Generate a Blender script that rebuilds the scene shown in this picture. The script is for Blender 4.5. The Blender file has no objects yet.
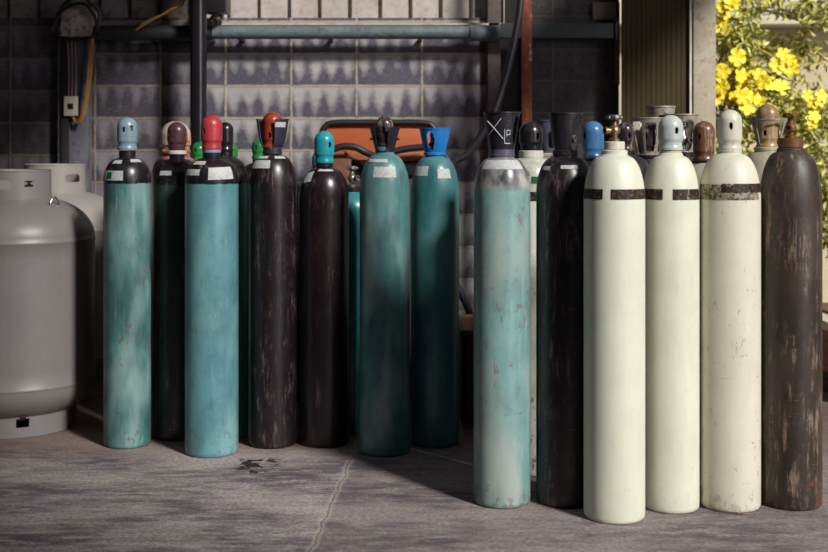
import bpy, bmesh, math, random
from math import pi, sin, cos, radians as R
from mathutils import Vector, Matrix, noise
random.seed(7)
scene = bpy.context.scene
COL = scene.collection
ROOF_BLOCKER = (-.45, 1.75, 4.9); BLOCKER_EDGE = 5.1  # edges of the unseen roof pieces and front wall that block the sun
H = 1.42; F = 1200.0; HY = 145.0; CX = 414.0

def at(px, py, Y): return Vector(((px-CX)/F*Y, Y, H-(py-HY)*Y/F))
def xa(px, Y): return (px-CX)/F*Y
def za(py, Y): return H-(py-HY)*Y/F
def lin(c):
    c = c/255.0
    return c/12.92 if c <= .04045 else ((c+.055)/1.055)**2.4
def rgb(r, g, b): return (lin(r), lin(g), lin(b), 1)

# ---------------------------------------------------------------- objects
def obj(name, bm, m, parent=None, smooth=True, angle=35, loc=None):
    me = bpy.data.meshes.new(name)
    bmesh.ops.recalc_face_normals(bm, faces=bm.faces)
    bm.to_mesh(me); bm.free()
    if smooth:
        me.polygons.foreach_set('use_smooth', [True]*len(me.polygons))
        me.set_sharp_from_angle(angle=R(angle))
    if m: me.materials.append(m)
    o = bpy.data.objects.new(name, me); COL.objects.link(o)
    if parent: o.parent = parent
    if loc is not None: o.location = loc
    return o
def tag(o, label, cat, group=None, kind=None):
    o['label'] = label; o['category'] = cat
    if group: o['group'] = group
    if kind: o['kind'] = kind
    return o
def thing(name, label, cat, loc=(0, 0, 0), group=None):
    o = bpy.data.objects.new(name, None); COL.objects.link(o)
    o.location = loc; o.empty_display_size = .1
    return tag(o, label, cat, group)
def struct(name, bm, m, **k):
    o = obj(name, bm, m, **k); o['kind'] = 'structure'; return o
def box(bm, x0, x1, y0, y1, z0, z1, bev=0):
    r = bmesh.ops.create_cube(bm, size=1)
    for v in r['verts']:
        v.co = Vector(((x0+x1)/2+v.co.x*(x1-x0), (y0+y1)/2+v.co.y*(y1-y0), (z0+z1)/2+v.co.z*(z1-z0)))
    if bev:
        es = {e for v in r['verts'] for e in v.link_edges}
        bmesh.ops.bevel(bm, geom=list(es), offset=bev, segments=2, affect='EDGES', profile=.6)
def lathe(bm, prof, n=48, c=(0, 0, 0), axis=None):
    """prof = [(r, z)...]"""
    M = Matrix.Identity(4)
    if axis is not None: M = Vector((0, 0, 1)).rotation_difference(Vector(axis)).to_matrix().to_4x4()
    M = Matrix.Translation(c) @ M
    rings = []
    for r, z in prof:
        if r < 1e-5: rings.append([bm.verts.new(M @ Vector((0, 0, z)))]); continue
        rings.append([bm.verts.new(M @ Vector((r*sin(2*pi*i/n), -r*cos(2*pi*i/n), z))) for i in range(n)])
    for a, b in zip(rings, rings[1:]):
        for i in range(n):
            j = (i+1) % n
            if len(a) == 1 and len(b) == 1: continue
            if len(a) == 1: bm.faces.new((a[0], b[j], b[i]))
            elif len(b) == 1: bm.faces.new((a[i], a[j], b[0]))
            else: bm.faces.new((a[i], a[j], b[j], b[i]))
def catmull(pts, k=8):
    pts = [Vector(p) for p in pts]
    if len(pts) < 3: return pts
    q = [pts[0]*2-pts[1]]+pts+[pts[-1]*2-pts[-2]]
    out = []
    for i in range(1, len(q)-2):
        p0, p1, p2, p3 = q[i-1:i+3]
        for j in range(k):
            t = j/k
            out.append(.5*((2*p1)+(-p0+p2)*t+(2*p0-5*p1+4*p2-p3)*t*t+(-p0+3*p1-3*p2+p3)*t**3))
    out.append(pts[-1]); return out
def tube(bm, pts, r, n=12, k=8, closed=False):
    P = catmull(pts, k) if k > 1 else [Vector(p) for p in pts]
    rr = r if callable(r) else (lambda t: r)
    up = None; rings = []
    for i, p in enumerate(P):
        d = (P[min(i+1, len(P)-1)]-P[max(i-1, 0)]).normalized()
        if up is None:
            up = d.orthogonal().normalized()
        up = (up-d*up.dot(d)).normalized(); s = d.cross(up)
        q = rr(i/(len(P)-1))
        rings.append([bm.verts.new(p+(up*cos(2*pi*j/n)+s*sin(2*pi*j/n))*q) for j in range(n)])
    for a, b in zip(rings, rings[1:]):
        for j in range(n): bm.faces.new((a[j], a[(j+1) % n], b[(j+1) % n], b[j]))
    bm.faces.new(rings[0][::-1]); bm.faces.new(rings[-1])

# ---------------------------------------------------------------- materials
class NT:
    def __init__(s, name):
        s.m = bpy.data.materials.new(name); s.m.use_nodes = True
        s.t = s.m.node_tree; s.b = s.t.nodes['Principled BSDF']; s.L = s.t.links
        s.tc = s.n('ShaderNodeTexCoord')
    def n(s, ty, **k):
        o = s.t.nodes.new(ty)
        for a, v in k.items(): setattr(o, a, v)
        return o
    def link(s, a, b): s.L.new(a, b)
    def setin(s, sock, v):
        if isinstance(v, (int, float, tuple, list)): sock.default_value = v
        else: s.L.new(v, sock)
    def math(s, op, a, b=0, c=0, clamp=False):
        o = s.n('ShaderNodeMath', operation=op, use_clamp=clamp)
        s.setin(o.inputs[0], a); s.setin(o.inputs[1], b); s.setin(o.inputs[2], c)
        return o.outputs[0]
    def mapr(s, v, a, b, c=0., d=1.):
        o = s.n('ShaderNodeMapRange'); s.setin(o.inputs[0], v)
        for i, q in enumerate((a, b, c, d)): s.setin(o.inputs[i+1], q)
        return o.outputs[0]
    def mix(s, f, a, b, mode='MIX'):
        o = s.n('ShaderNodeMix', data_type='RGBA', blend_type=mode)
        s.setin(o.inputs[0], f); s.setin(o.inputs[6], a); s.setin(o.inputs[7], b)
        return o.outputs[2]
    def coord(s, scale=(1, 1, 1), off=(0, 0, 0), rot=(0, 0, 0)):
        o = s.n('ShaderNodeMapping'); s.link(s.tc.outputs['Object'], o.inputs[0])
        o.inputs['Scale'].default_value = scale; o.inputs['Location'].default_value = off; o.inputs['Rotation'].default_value = rot
        return o.outputs[0]
    def noise(s, scale, vec, detail=4, rough=.6):
        o = s.n('ShaderNodeTexNoise'); s.link(vec, o.inputs['Vector'])
        o.inputs['Scale'].default_value = scale; o.inputs['Detail'].default_value = detail; o.inputs['Roughness'].default_value = rough
        return o.outputs[0]
    def xyz(s, vec=None):
        o = s.n('ShaderNodeSeparateXYZ'); s.link(vec or s.tc.outputs['Object'], o.inputs[0]); return o.outputs
    def bump(s, h, st=.3, dist=.01):
        o = s.n('ShaderNodeBump'); o.inputs['Strength'].default_value = st; o.inputs['Distance'].default_value = dist
        s.link(h, o.inputs['Height']); s.link(o.outputs[0], s.b.inputs['Normal'])
    def out(s, col, rough=.5, metal=0., spec=.5):
        s.setin(s.b.inputs['Base Color'], col); s.setin(s.b.inputs['Roughness'], rough)
        s.setin(s.b.inputs['Metallic'], metal); s.b.inputs['Specular IOR Level'].default_value = spec
        return s.m

def simple(name, col, rough=.5, metal=0., var=.25, scale=14, bump=.1, spec=.5, dirt=None):
    t = NT(name); v = t.coord()
    n = t.noise(scale, v, 5, .65)
    c = t.mix(t.mapr(n, .35, .7), col, tuple(x*(1-var) for x in col[:3])+(1,))
    if dirt: c = t.mix(t.mapr(t.noise(scale*2.2, v, 6, .75), .52, .66, 0, .9), c, dirt)
    if bump: t.bump(n, bump, .004)
    return t.out(c, rough, metal, spec)

PN = [0]
def paint(name, base, top=None, zs=9, rust=.3, scr=.3, rough=.27, var=.3, scrcol=(170, 170, 165), haze=0, hazecol=(150, 175, 170), rustcol=(96, 52, 34), basechip=.5, lines=0, tophaze=0):
    """worn enamel on a steel bottle; top = colour of the shoulder above height zs"""
    PN[0] += 1; s = PN[0]*3.71
    t = NT(name); v = t.coord(off=(s, s*.7, 0)); vs = t.coord((1, 1, .12), (s, s, 0)); vh = t.coord((.25, .25, 4), (s, 0, s))
    x, y, z = t.xyz()
    big = t.noise(5, v, 4, .6)
    streak = t.noise(38, vs, 4, .6)
    dk = tuple(q*(1-var) for q in base[:3])+(1,)
    lt = tuple(min(1, q*(1+var*.7)) for q in base[:3])+(1,)
    c = t.mix(t.mapr(big, .35, .65), dk, base)
    c = t.mix(t.mapr(streak, .5, .75, 0, .5), c, lt)
    c = t.mix(t.mapr(t.noise(16, t.coord((1, 1, .5), (s, 2, 3)), 6, .75), .52, .66, 0, .26 if var > .2 else .05), c, rgb(36, 40, 38))
    if haze:
        c = t.mix(t.math('MULTIPLY', t.mapr(t.noise(7, t.coord((1, 1, .35), (s*2, 0, 0)), 3, .5), .45, .68), haze), c, rgb(*hazecol))
    if top:
        edge = t.math('ADD', z, t.math('MULTIPLY', t.math('SUBTRACT', t.noise(60, v, 3, .7), .5), .02))
        tp = top
        if tophaze: tp = t.mix(t.mapr(t.noise(9, t.coord((1, 1, .6), (s, 4, s)), 4, .6), .40, .62, 0, .85), top, rgb(178, 176, 172))
        c = t.mix(t.mapr(edge, zs-(.001 if not tophaze else .03), zs+.001), c, tp)
    # pale scratches and scuffs
    s1 = t.mapr(t.noise(46, t.coord((1, 1, .14), (s*3, 1, 2)), 6, .8), .57-(.05 if scr >= .75 else 0), .66-(.03 if scr >= .75 else 0))
    s2 = t.mapr(t.noise(90, vh, 3, .6), .66, .72)
    gate = t.mapr(t.noise(6, t.coord(off=(2, s, 5)), 4, .7), .42, .60)
    sm = t.math('MULTIPLY', t.math('MULTIPLY', t.math('MAXIMUM', s1, s2), gate), scr, clamp=True)
    c = t.mix(sm, c, rgb(*scrcol))
    # rust chips, denser at the foot
    foot = t.mapr(z, .0, .14, basechip*.17, 0)
    rn = t.math('ADD', t.noise(30, t.coord((1, 1, .6), (s, 9, s)), 6, .75), foot)
    gate2 = t.mapr(t.noise(3.2, t.coord((1, 1, 1.2), (s, s, 7)), 2, .5), .35, .62, -.06, .05)
    rm = t.math('MULTIPLY', t.mapr(t.math('ADD', rn, gate2), .63, .65), min(1, rust*2.5), clamp=True)
    if lines:
        ln = t.mapr(t.noise(14, t.coord((.35, .35, 5), (s*5, 3, s)), 2, .5), .70, .72)
        lg = t.mapr(t.noise(9, t.coord(off=(s, 11, 4)), 5, .8), .50, .56)
        rm = t.math('MAXIMUM', rm, t.math('MULTIPLY', t.math('MULTIPLY', ln, lg), lines))
    c = t.mix(rm, c, rgb(*rustcol))
    rg = t.mapr(t.math('ADD', rm, t.math('MULTIPLY', streak, .5)), .1, 1.2, rough, rough+.4)
    t.bump(t.math('SUBTRACT', t.math('MULTIPLY', big, .35), rm), .25, .003)
    return t.out(c, rg, 0, .5)

TEAL = rgb(72, 118, 117); TEALL = rgb(92, 148, 150); BLACK = rgb(22, 18, 23); CREAM = rgb(203, 205, 187)
M = {}
M['label'] = simple('paper_label', rgb(232, 234, 234), .5, var=.1, scale=40, dirt=rgb(176, 178, 180))
M['greenlogo'] = simple('green_logo', rgb(20, 120, 70), .5, var=.1)
M['steel'] = simple('dull_steel', rgb(150, 148, 145), .35, .8, scale=40, dirt=rgb(90, 75, 60))
M['brass'] = simple('dull_brass', rgb(150, 128, 92), .35, .75, scale=50, dirt=rgb(80, 66, 48))
M['valvebrown'] = simple('rusted_valve', rgb(116, 80, 44), .55, .4, scale=50, dirt=rgb(60, 40, 26))
M['dark'] = simple('dark_fitting', rgb(34, 32, 36), .4, .3, scale=50)
M['guard_black'] = simple('black_guard_paint', rgb(34, 32, 40), .36, scale=50, var=.4, dirt=rgb(70, 68, 72))
M['guard_navy'] = simple('navy_guard_paint', rgb(44, 46, 62), .4, scale=50, var=.3)
M['guard_lilac'] = simple('lilac_grey_guard_paint', rgb(84, 82, 104), .4, scale=50, var=.3)
M['guard_blue'] = simple('blue_plastic_guard', rgb(34, 112, 184), .35, scale=30, var=.12, dirt=None)
M['guard_steel'] = simple('galvanised_guard', rgb(168, 162, 148), .4, .3, scale=40, dirt=rgb(80, 72, 62))
M['cap_blue'] = paint('pale_blue_cap', rgb(126, 150, 162), rust=.15, scr=.2, basechip=0)
M['cap_palegreen'] = paint('pale_aqua_cap', rgb(194, 204, 200), rust=.1, scr=.2, basechip=0)
M['cap_maroon'] = paint('maroon_cap', rgb(78, 48, 56), rust=.1, scr=.5, basechip=0, scrcol=(140, 110, 120))
M['cap_rustpink'] = paint('rusty_pink_cap', rgb(196, 176, 160), rust=1, scr=.3, basechip=1, rustcol=(150, 84, 44))
M['cap_red'] = paint('red_cap', rgb(166, 54, 60), rust=.1, scr=.5, basechip=0, scrcol=(220, 140, 140))
M['cap_black'] = paint('black_cap', rgb(30, 27, 34), rust=.05, scr=.3, rough=.22, basechip=0)
M['cap_green'] = paint('green_cap', rgb(40, 124, 62), rust=0, scr=.1, basechip=0)
M['cap_brick'] = paint('brick_red_cap', rgb(144, 56, 34), rust=.8, scr=.1, basechip=0, rustcol=(90, 40, 26))
M['cap_turq'] = paint('turquoise_cap', rgb(34, 150, 162), rust=0, scr=.1, basechip=0)
M['cap_dkbrown'] = paint('blackish_brown_cap', rgb(48, 34, 40), rust=.3, scr=.8, rough=.25, basechip=0)
M['cap_sky'] = paint('mid_blue_cap', rgb(66, 116, 166), rust=.3, scr=.8, basechip=0, scrcol=(150, 180, 200))
M['cap_cream'] = paint('off_white_cap', rgb(206, 202, 186), rust=.1, scr=.2, basechip=0)
M['cap_rust'] = paint('rusty_cap', rgb(110, 70, 46), rust=.8, scr=.9, basechip=0, scrcol=(190, 180, 170), rustcol=(80, 44, 26))
M['cap_sand'] = paint('sandy_brown_cap', rgb(150, 124, 84), rust=.5, scr=.8, basechip=0, rustcol=(96, 60, 26), scrcol=(200, 190, 160))
M['ring_white'] = simple('white_ring', rgb(196, 192, 182), .5, scale=50, dirt=rgb(130, 120, 110))
M['mark'] = simple('white_paint_mark', rgb(200, 200, 205), .6, var=.1)
def band_mat():
    t = NT('scuffed_black_band'); v = t.coord(off=(3, 2, 1))
    n = t.noise(70, v, 6, .8); n2 = t.noise(25, v, 4, .7)
    c = t.mix(t.mapr(n, .50, .60), rgb(48, 36, 32), rgb(120, 98, 84))
    c = t.mix(t.mapr(n2, .60, .66), c, rgb(196, 190, 168))
    return t.out(c, .5)
M['band'] = band_mat()
def band_faded():
    t = NT('faded_black_band'); v = t.coord(off=(3, 2, 1))
    n = t.noise(60, v, 6, .8)
    c = t.mix(t.mapr(n, .44, .52), rgb(72, 60, 40), rgb(196, 190, 162))
    return t.out(c, .5)
M['band_faded'] = band_faded()

# ---------------------------------------------------------------- cylinder parts
def body_profile(r, zs, zn, rn):
    p = [(0, .008), (r-.030, .004), (r-.012, 0), (r-.006, .002), (r-.0015, .008), (r, .018)]
    n = max(2, int((zs-.03)/.05))
    p += [(r, .026+(zs-.026)*i/n) for i in range(1, n+1)]
    for i in range(1, 15):
        a = R(86)*i/14
        p.append((rn+(r-rn)*cos(a)**.92, zs+(zn-zs)*sin(a)/sin(R(86))))
    return p
def rad_at(prof, z):
    for (r0, z0), (r1, z1) in zip(prof[3:], prof[4:]):
        if z0 <= z <= z1: return r0+(r1-r0)*(z-z0)/max(1e-6, z1-z0)
    return prof[-1][0]
def patch(name, prof, z0, z1, a0, a1, m, parent, off=.0012, skew=0):
    bm = bmesh.new(); na = max(3, int(abs(a1-a0)/5)); nz = 6
    g = [[None]*(na+1) for _ in range(nz+1)]
    for i in range(nz+1):
        for j in range(na+1):
            a = a0+(a1-a0)*j/na; z = z0+(z1-z0)*i/nz+skew*(j/na-.5)
            r = rad_at(prof, z)+off
            g[i][j] = bm.verts.new((r*sin(R(a)), -r*cos(R(a)), z+off*.6))
    for i in range(nz):
        for j in range(na): bm.faces.new((g[i][j], g[i][j+1], g[i+1][j+1], g[i+1][j]))
    bmesh.ops.solidify(bm, geom=bm.faces[:], thickness=.0008)
    return obj(name, bm, m, parent)
def shell(name, prof, m, parent, holes=(), n=80, th=.004, loc=None):
    """prof [(r,z)]; holes (angle, z, half width in deg, half height, power) cut right through the wall"""
    bm = bmesh.new(); rows = []
    for r, z in prof:
        rows.append([bm.verts.new((max(r, .0004)*sin(2*pi*i/n), -max(r, .0004)*cos(2*pi*i/n), z)) for i in range(n)])
    for k in range(len(rows)-1):
        zc = (prof[k][1]+prof[k+1][1])/2
        for i in range(n):
            ac = 360*(i+.5)/n; cut = False
            for (a, hz, wa, wz, pw) in holes:
                d = (ac-a+180) % 360-180
                if abs(d/wa)**pw+abs((zc-hz)/wz)**pw < 1: cut = True; break
            if not cut:
                j = (i+1) % n
                bm.faces.new((rows[k][i], rows[k][j], rows[k+1][j], rows[k+1][i]))
    for v in [v for v in bm.verts if not v.link_faces]: bm.verts.remove(v)
    bmesh.ops.recalc_face_normals(bm, faces=bm.faces)
    bmesh.ops.solidify(bm, geom=bm.faces[:], thickness=th)
    return obj(name, bm, m, parent, angle=40, loc=loc)
def resample(prof, step=.003):
    out = [prof[0]]
    for (r0, z0), (r1, z1) in zip(prof, prof[1:]):
        L = math.hypot(r1-r0, z1-z0); k = max(1, int(L/step))
        out += [(r0+(r1-r0)*i/k, z0+(z1-z0)*i/k) for i in range(1, k+1)]
    return out
def cap(parent, m, z0, z1, r, holes=((-14, .62),), name='valve_cap', flare=1.0):
    h = z1-z0
    p = [(r*.96*flare, 0), (r*.98*flare, .004), (r*.98*flare, .012), (r*.90, .017), (r*.90, .03), (r, .042)]
    zd = h-r*1.0
    p.append((r, zd))
    for i in range(1, 13):
        a = R(90)*i/12; p.append((r*cos(a), zd+(h-zd)*sin(a)))
    p = resample([(a, b) for a, b in p], .0035)
    hs = [(a, h*f, 8.5, .014, 2.6) for a, f in holes]+[(180+a, h*f, 8.5, .014, 2.6) for a, f in holes[:1]]
    o = shell(name, p, m, parent, hs, 84, .004, loc=(0, 0, z0))
    # the brass valve that stands inside it
    bm = bmesh.new()
    lathe(bm, [(0, 0), (r*.5, 0), (r*.5, h*.3), (r*.3, h*.32), (r*.3, h*.8), (0, h*.8)], 16, c=(0, 0, z0))
    obj('valve_stem', bm, M['dark'], parent)
    return o
def ring(parent, z0, z1, r, m, name='neck_ring'):
    bm = bmesh.new(); b = .003
    lathe(bm, [(0, z0), (r-b, z0), (r, z0+b), (r, z1-b), (r-b, z1), (0, z1)], 40)
    return obj(name, bm, m, parent)
def guard(parent, m, z0, z1, r0, r1, holes, rim=.003, th=.0035, name='valve_guard', pw=1.0):
    h = z1-z0; n = 26
    p = [(r0, 0), (r0, h*.10)]
    for i in range(1, n+1):
        t = i/n; p.append((r0+(r1-r0)*t**pw, h*(.10+.86*t)))
    p.append((r1+rim, h*.965)); p.append((r1+rim, h))
    hs = [(a, h*f, w, h*wh, q) for (a, f, w, wh, q) in holes]
    return shell(name, resample(p, .004), m, parent, hs, 96, th, loc=(0, 0, z0))
def valve(parent, m, z0, z1, wheel=.03, wm=None, ang=-60):
    h = z1-z0
    bm = bmesh.new()
    lathe(bm, [(0, 0), (.021, 0), (.021, h*.12), (.013, h*.16), (.013, h*.25), (.021, h*.32), (.023, h*.42), (.021, h*.52), (.013, h*.60), (.011, h*.78), (0, h*.78)], 24, c=(0, 0, z0))
    v = obj('valve', bm, m, parent)
    bm = bmesh.new(); a = R(ang); d = (sin(a), -cos(a), 0)
    lathe(bm, [(0, 0), (.012, 0), (.012, .03), (.015, .031), (.015, .042), (.010, .043), (.010, .036), (0, .036)], 20, c=(0, 0, z0+h*.42), axis=d)
    obj('outlet', bm, m, v)
    bm = bmesh.new(); w = wheel
    lathe(bm, [(0, h*.80), (w*.4, h*.79), (w*.8, h*.82), (w, h*.83), (w*1.04, h*.90), (w, h*.98), (w*.8, h), (w*.4, h*.96), (0, h*.97)], 28, c=(0, 0, z0))
    for k in range(7):
        aa = 2*pi*k/7
        bmesh.ops.create_uvsphere(bm, u_segments=8, v_segments=6, radius=w*.2, matrix=Matrix.Translation((w*sin(aa), -w*cos(aa), z0+h*.90)))
    obj('handwheel', bm, wm or m, v)
    return v

def cyl(px, Y, r, shoulder, neck, rn, mat, label, group, name='gas_cylinder', necktop=None, neckm=None, neckr=None):
    root = thing(name, label, 'gas cylinder', (xa(px, Y), Y, 0), group)
    Z = lambda py: za(py, Y)
    prof = body_profile(r, Z(shoulder), Z(neck), rn)
    bm = bmesh.new(); p2 = prof+[(rn, Z(neck)+.012), (rn*.9, Z(neck)+.014), (0, Z(neck)+.014)]
    lathe(bm, p2, 72); obj('body', bm, mat, root, angle=50)
    if necktop: ring(root, Z(neck)+.004, Z(necktop), neckr or rn*1.15, neckm or mat)
    root['_p'] = 0; del root['_p']
    # the yaw that makes angle 0 face the camera
    fa = math.degrees(math.atan2(-root.location.x, Y))
    return root, prof, Z, fa
GL = 'gas cylinders of the left row'; GR = 'gas cylinders of the right row'
GB = 'gas cylinders standing behind the left row'; GC = 'gas cylinders standing behind the right row'
def yf(basepy, r): return H*F/(basepy+1.2-HY)+r-.010

# A
r = .1105; Y = yf(448, r)
A, p, Z, f = cyl(127.3, Y, r, 181, 158, .034, paint('teal_worn_a', TEAL, BLACK, za(183, Y), rust=.25, scr=.55, haze=.6, var=.45),
    'scuffed teal gas cylinder with black shoulder and pale blue cap, next to the grey tanks', GL, necktop=150.5, neckm=M['dark'])
cap(A, M['cap_blue'], Z(150), Z(117), .047, ((-8, .62), (38, .66)))
L = patch('label', p, Z(180), Z(170.5), -85, 3, M['label'], A); patch('green_logo', p, Z(178.4), Z(171.8), -43, -27, M['greenlogo'], L, .0025)
patch('label', p, Z(163.5), Z(160), -40, -5, M['label'], A); patch('label', p, Z(162), Z(159), 25, 70, M['label'], A)
# B
r = .1165
B, p, Z, f = cyl(177, 5.86, r, 181, 159, .032, paint('dark_green_b', rgb(40, 50, 46), BLACK, za(184, 5.86), rust=.1, scr=.4, haze=.2, hazecol=(70, 84, 80)),
    'very dark green gas cylinder with maroon cap, second from the left', GL, necktop=154.5, neckm=M['dark'])
ring(B, Z(154.5), Z(150.5), .046, M['ring_white']); cap(B, M['cap_maroon'], Z(150.5), Z(122), .047, ((140, .6),), flare=.9)
patch('label', p, Z(175), Z(170.5), -35, -2, M['label'], B)
# B2
B2, p, Z, f = cyl(175.5, 6.12, .119, 176, 156, .05, paint('dusty_pink', rgb(176, 104, 104), rust=.3, scr=.5),
    'dusty pink cylinder behind, seen above and left of the maroon-capped one', GB, necktop=152)
cap(B2, M['cap_rustpink'], Z(153), Z(121), .078, ((100, .6),))
# C
r = .1225; Y = yf(457, r)
C_, p, Z, f = cyl(211.7, Y, r, 181, 158, .036, paint('light_teal_c', rgb(86, 134, 142), BLACK, za(183.5, Y), rust=.12, scr=.6, haze=.5, hazecol=(130, 170, 172), rustcol=(60, 60, 70)),
    'light teal gas cylinder with a bright red cap', GL, necktop=152.5, neckm=M['dark'])
ring(C_, Z(153), Z(149), .043, simple('grey_blue_ring', rgb(120, 140, 160), .5)); cap(C_, M['cap_red'], Z(149.5), Z(115), .049, ((-38, .52),), flare=.95)
patch('label', p, Z(175), Z(169), -72, -18, M['label'], C_); patch('label', p, Z(179), Z(167), 2, 62, M['label'], C_, skew=.004)
patch('label', p, Z(164.5), Z(161), -50, -8, M['label'], C_)
# D
D, p, Z, f = cyl(225.5, 5.86, .1105, 181, 157, .03, paint('green_teal_d', rgb(70, 130, 120), BLACK, za(183, 5.86), rust=.15, scr=.6, haze=.4),
    'green-teal gas cylinder with a narrow glossy black cap, half hidden behind the red-capped one', GL, necktop=151, neckm=M['dark'])
cap(D, M['cap_black'], Z(151), Z(122), .0385, ((120, .6),))
# three green caps behind
for px, Y, pyt, lab in ((199, 6.42, 142, 'green-capped dark cylinder behind, just left of the red cap'),
                        (230.5, 6.63, 143, 'green-capped dark cylinder behind, just right of the narrow black cap'),
                        (259.5, 6.40, 139, 'green-capped dark cylinder behind, just left of the navy valve guard')):
    o, p, Z, f = cyl(px, Y, .112, pyt+45, pyt+24, .032, paint('black_back', rgb(32, 28, 32), rust=.1, scr=.3), lab, GB, necktop=pyt+19, neckm=M['dark'])
    cap(o, M['cap_green'], Z(pyt+20), Z(pyt), .041, ((160, .6),))
# E
r = .1150; Y = yf(448, r)
E, p, Z, f = cyl(272.5, Y, r, 187, 155, .04, paint('black_e', rgb(24, 18, 21), rust=.04, scr=.75, rough=.28, scrcol=(110, 90, 95)),
    'black gas cylinder with a brick red cap inside a navy cut-away guard', GL, necktop=150, neckm=M['guard_navy'])
cap(E, M['cap_brick'], Z(148), Z(112), .047, ((-10, .35),))
guard(E, M['guard_navy'], Z(151), Z(119), .044, .076, ((-22, .65, 36, .58, 6), (180, .65, 36, .58, 6)), pw=.5)
pg = [(0, 0)]*3+[(.072, Z(131)), (.077, Z(119))]
L = patch('label', [(0, 0)]*3+[(.0665, Z(135)), (.079, Z(118))], Z(127.5), Z(122.5), 16, 62, M['label'], E, .0012)
patch('label', p, Z(168), Z(160), -62, 0, M['label'], E); patch('label', p, Z(158.5), Z(156), -60, -10, M['label'], E); patch('label', p, Z(158.5), Z(156), 15, 60, M['label'], E)
# F
r = .1175; Y = yf(447, r)
F_, p, Z, f = cyl(324.3, Y, r, 196, 168, .035, paint('black_maroon_f', rgb(26, 17, 20), rust=.04, scr=.6, rough=.26, scrcol=(110, 90, 95)),
    'black gas cylinder with a turquoise cap', GL, necktop=163, neckm=M['dark'])
cap(F_, M['cap_turq'], Z(163), Z(131), .048, ((38, .58),), flare=.96)
patch('label', p, Z(182), Z(172), -62, -32, M['label'], F_, skew=.01); patch('label', p, Z(171), Z(169), -20, 40, M['label'], F_)
# G, H behind
G, p, Z, f = cyl(320.5, 6.22, .115, 200, 178, .034, paint('turquoise_g', rgb(36, 132, 142), rust=.05, scr=.3),
    'turquoise cylinder behind, a thin strip left of the turquoise-capped black one', GB, necktop=172)
cap(G, M['cap_turq'], Z(173), Z(150), .045, ((160, .6),))
Hh, p, Z, f = cyl(352, 6.0, .113, 210, 193, .036, paint('short_teal_h', rgb(52, 128, 134), rust=.1, scr=.3),
    'short teal cylinder with an open valve, in the gap right of the turquoise cap', GB, necktop=187, neckm=M['dark'])
valve(Hh, M['steel'], Z(187), Z(166), .026, ang=50)
# I
r = .1165; Y = yf(456, r)
I_, p, Z, f = cyl(384.7, Y, r, 194, 155, .042, paint('teal_i', rgb(76, 124, 126), rust=.08, scr=.35, haze=.75, hazecol=(140, 168, 162), var=.35),
    'teal gas cylinder with dark brown cap inside a black guard', GL, necktop=147, neckr=.043)
cap(I_, M['cap_dkbrown'], Z(147), Z(116), .041, ((-5, .55),))
guard(I_, M['guard_black'], Z(152), Z(127), .045, .070, ((-16, .62, 30, .55, 6), (150, .62, 30, .55, 6)))
for s in (-1, 1):
    bm = bmesh.new(); lathe(bm, [(0, 0), (.006, 0), (.006, .012), (0, .012)], 12, c=(s*.056, -.02, Z(139)), axis=(s, 0, 0)); obj('guard_bolt', bm, M['guard_black'], I_)
patch('label', p, Z(177), Z(166.5), -28, 30, M['label'], I_); patch('label', p, Z(162), Z(159), -60, 10, M['label'], I_)
# J
r = .1155; Y = yf(447, r)
J, p, Z, f = cyl(435, Y, r, 196, 157, .042, paint('teal_j', rgb(56, 112, 120), rust=.08, scr=.3, haze=.4, hazecol=(110, 160, 158)),
    'teal gas cylinder with a bright blue open-top valve guard', GL, necktop=153)
guard(J, M['guard_blue'], Z(156), Z(128), .047, .074, ((-22, .52, 17, .33, 2.6), (100, .52, 24, .33, 3), (190, .5, 24, .33, 3)), pw=.75)
valve(J, M['dark'], Z(154), Z(131), .022, ang=-20)
ring(J, Z(155.5), Z(152), .054, M['guard_blue'], 'guard_collar')
patch('label', p, Z(175.5), Z(166), -68, -20, M['label'], J); patch('label', p, Z(178), Z(168.5), 6, 42, M['label'], J)
# K
r = .1130; Y = yf(508, r)
K, p, Z, f = cyl(501.9, Y, r, 196, 158, .045, paint('rusty_pale_teal_k', rgb(118, 156, 154), rgb(54, 52, 60), za(184, Y), rust=.2, scr=.7, tophaze=1, haze=.9, hazecol=(150, 160, 154), rustcol=(104, 66, 50), basechip=.75, lines=1),
    'pale teal gas cylinder with rust streaks and a black guard painted with a white X', GR, necktop=154, neckm=M['guard_lilac'])
guard(K, M['guard_black'], Z(157), Z(112), .048, .072, ((62, .6, 20, .30, 3), (-118, .6, 24, .30, 3), (170, .6, 24, .3, 3)), pw=1.0)
ring(K, Z(156), Z(146), .050, M['guard_lilac'], 'guard_collar')
valve(K, M['dark'], Z(155), Z(120), .024)
patch('label', p, Z(169), Z(160), -60, 55, M['label'], K)
def gr(z):  # outside radius of K's guard
    z0, z1 = Z(157), Z(112); t = max(0, min(1, ((z-z0)/(z1-z0)-.10)/.86)); return .048+(.024)*t+.0025
def stroke(parent, pts, w=.0022, rf=gr, name='painted_mark'):
    P3 = []; pts = [(a[0]+(b[0]-a[0])*k/5, a[1]+(b[1]-a[1])*k/5) for a, b in zip(pts, pts[1:]) for k in range(5)]+[pts[-1]]
    for (px, py) in pts:
        z = Z(py); rr = rf(z); x = (px-501.8)/F*Y
        a = math.asin(max(-1, min(1, x/rr))); P3.append(Vector((rr*sin(a), -rr*cos(a), z)))
    bm = bmesh.new(); tube(bm, P3, w, 6, 1); return obj(name, bm, M['mark'], parent)
stroke(K, [(486.5, 121), (494, 129.5), (502, 139)], .0017); stroke(K, [(499.5, 119), (495, 125), (488, 135)], .0015)
stroke(K, [(509, 143.5), (503.3, 143.5), (503.3, 129.5)], .0017); stroke(K, [(505.5, 136.5), (505.5, 130.5), (508.8, 130.5), (508.8, 134.5), (505.8, 135)], .0015)
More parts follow.
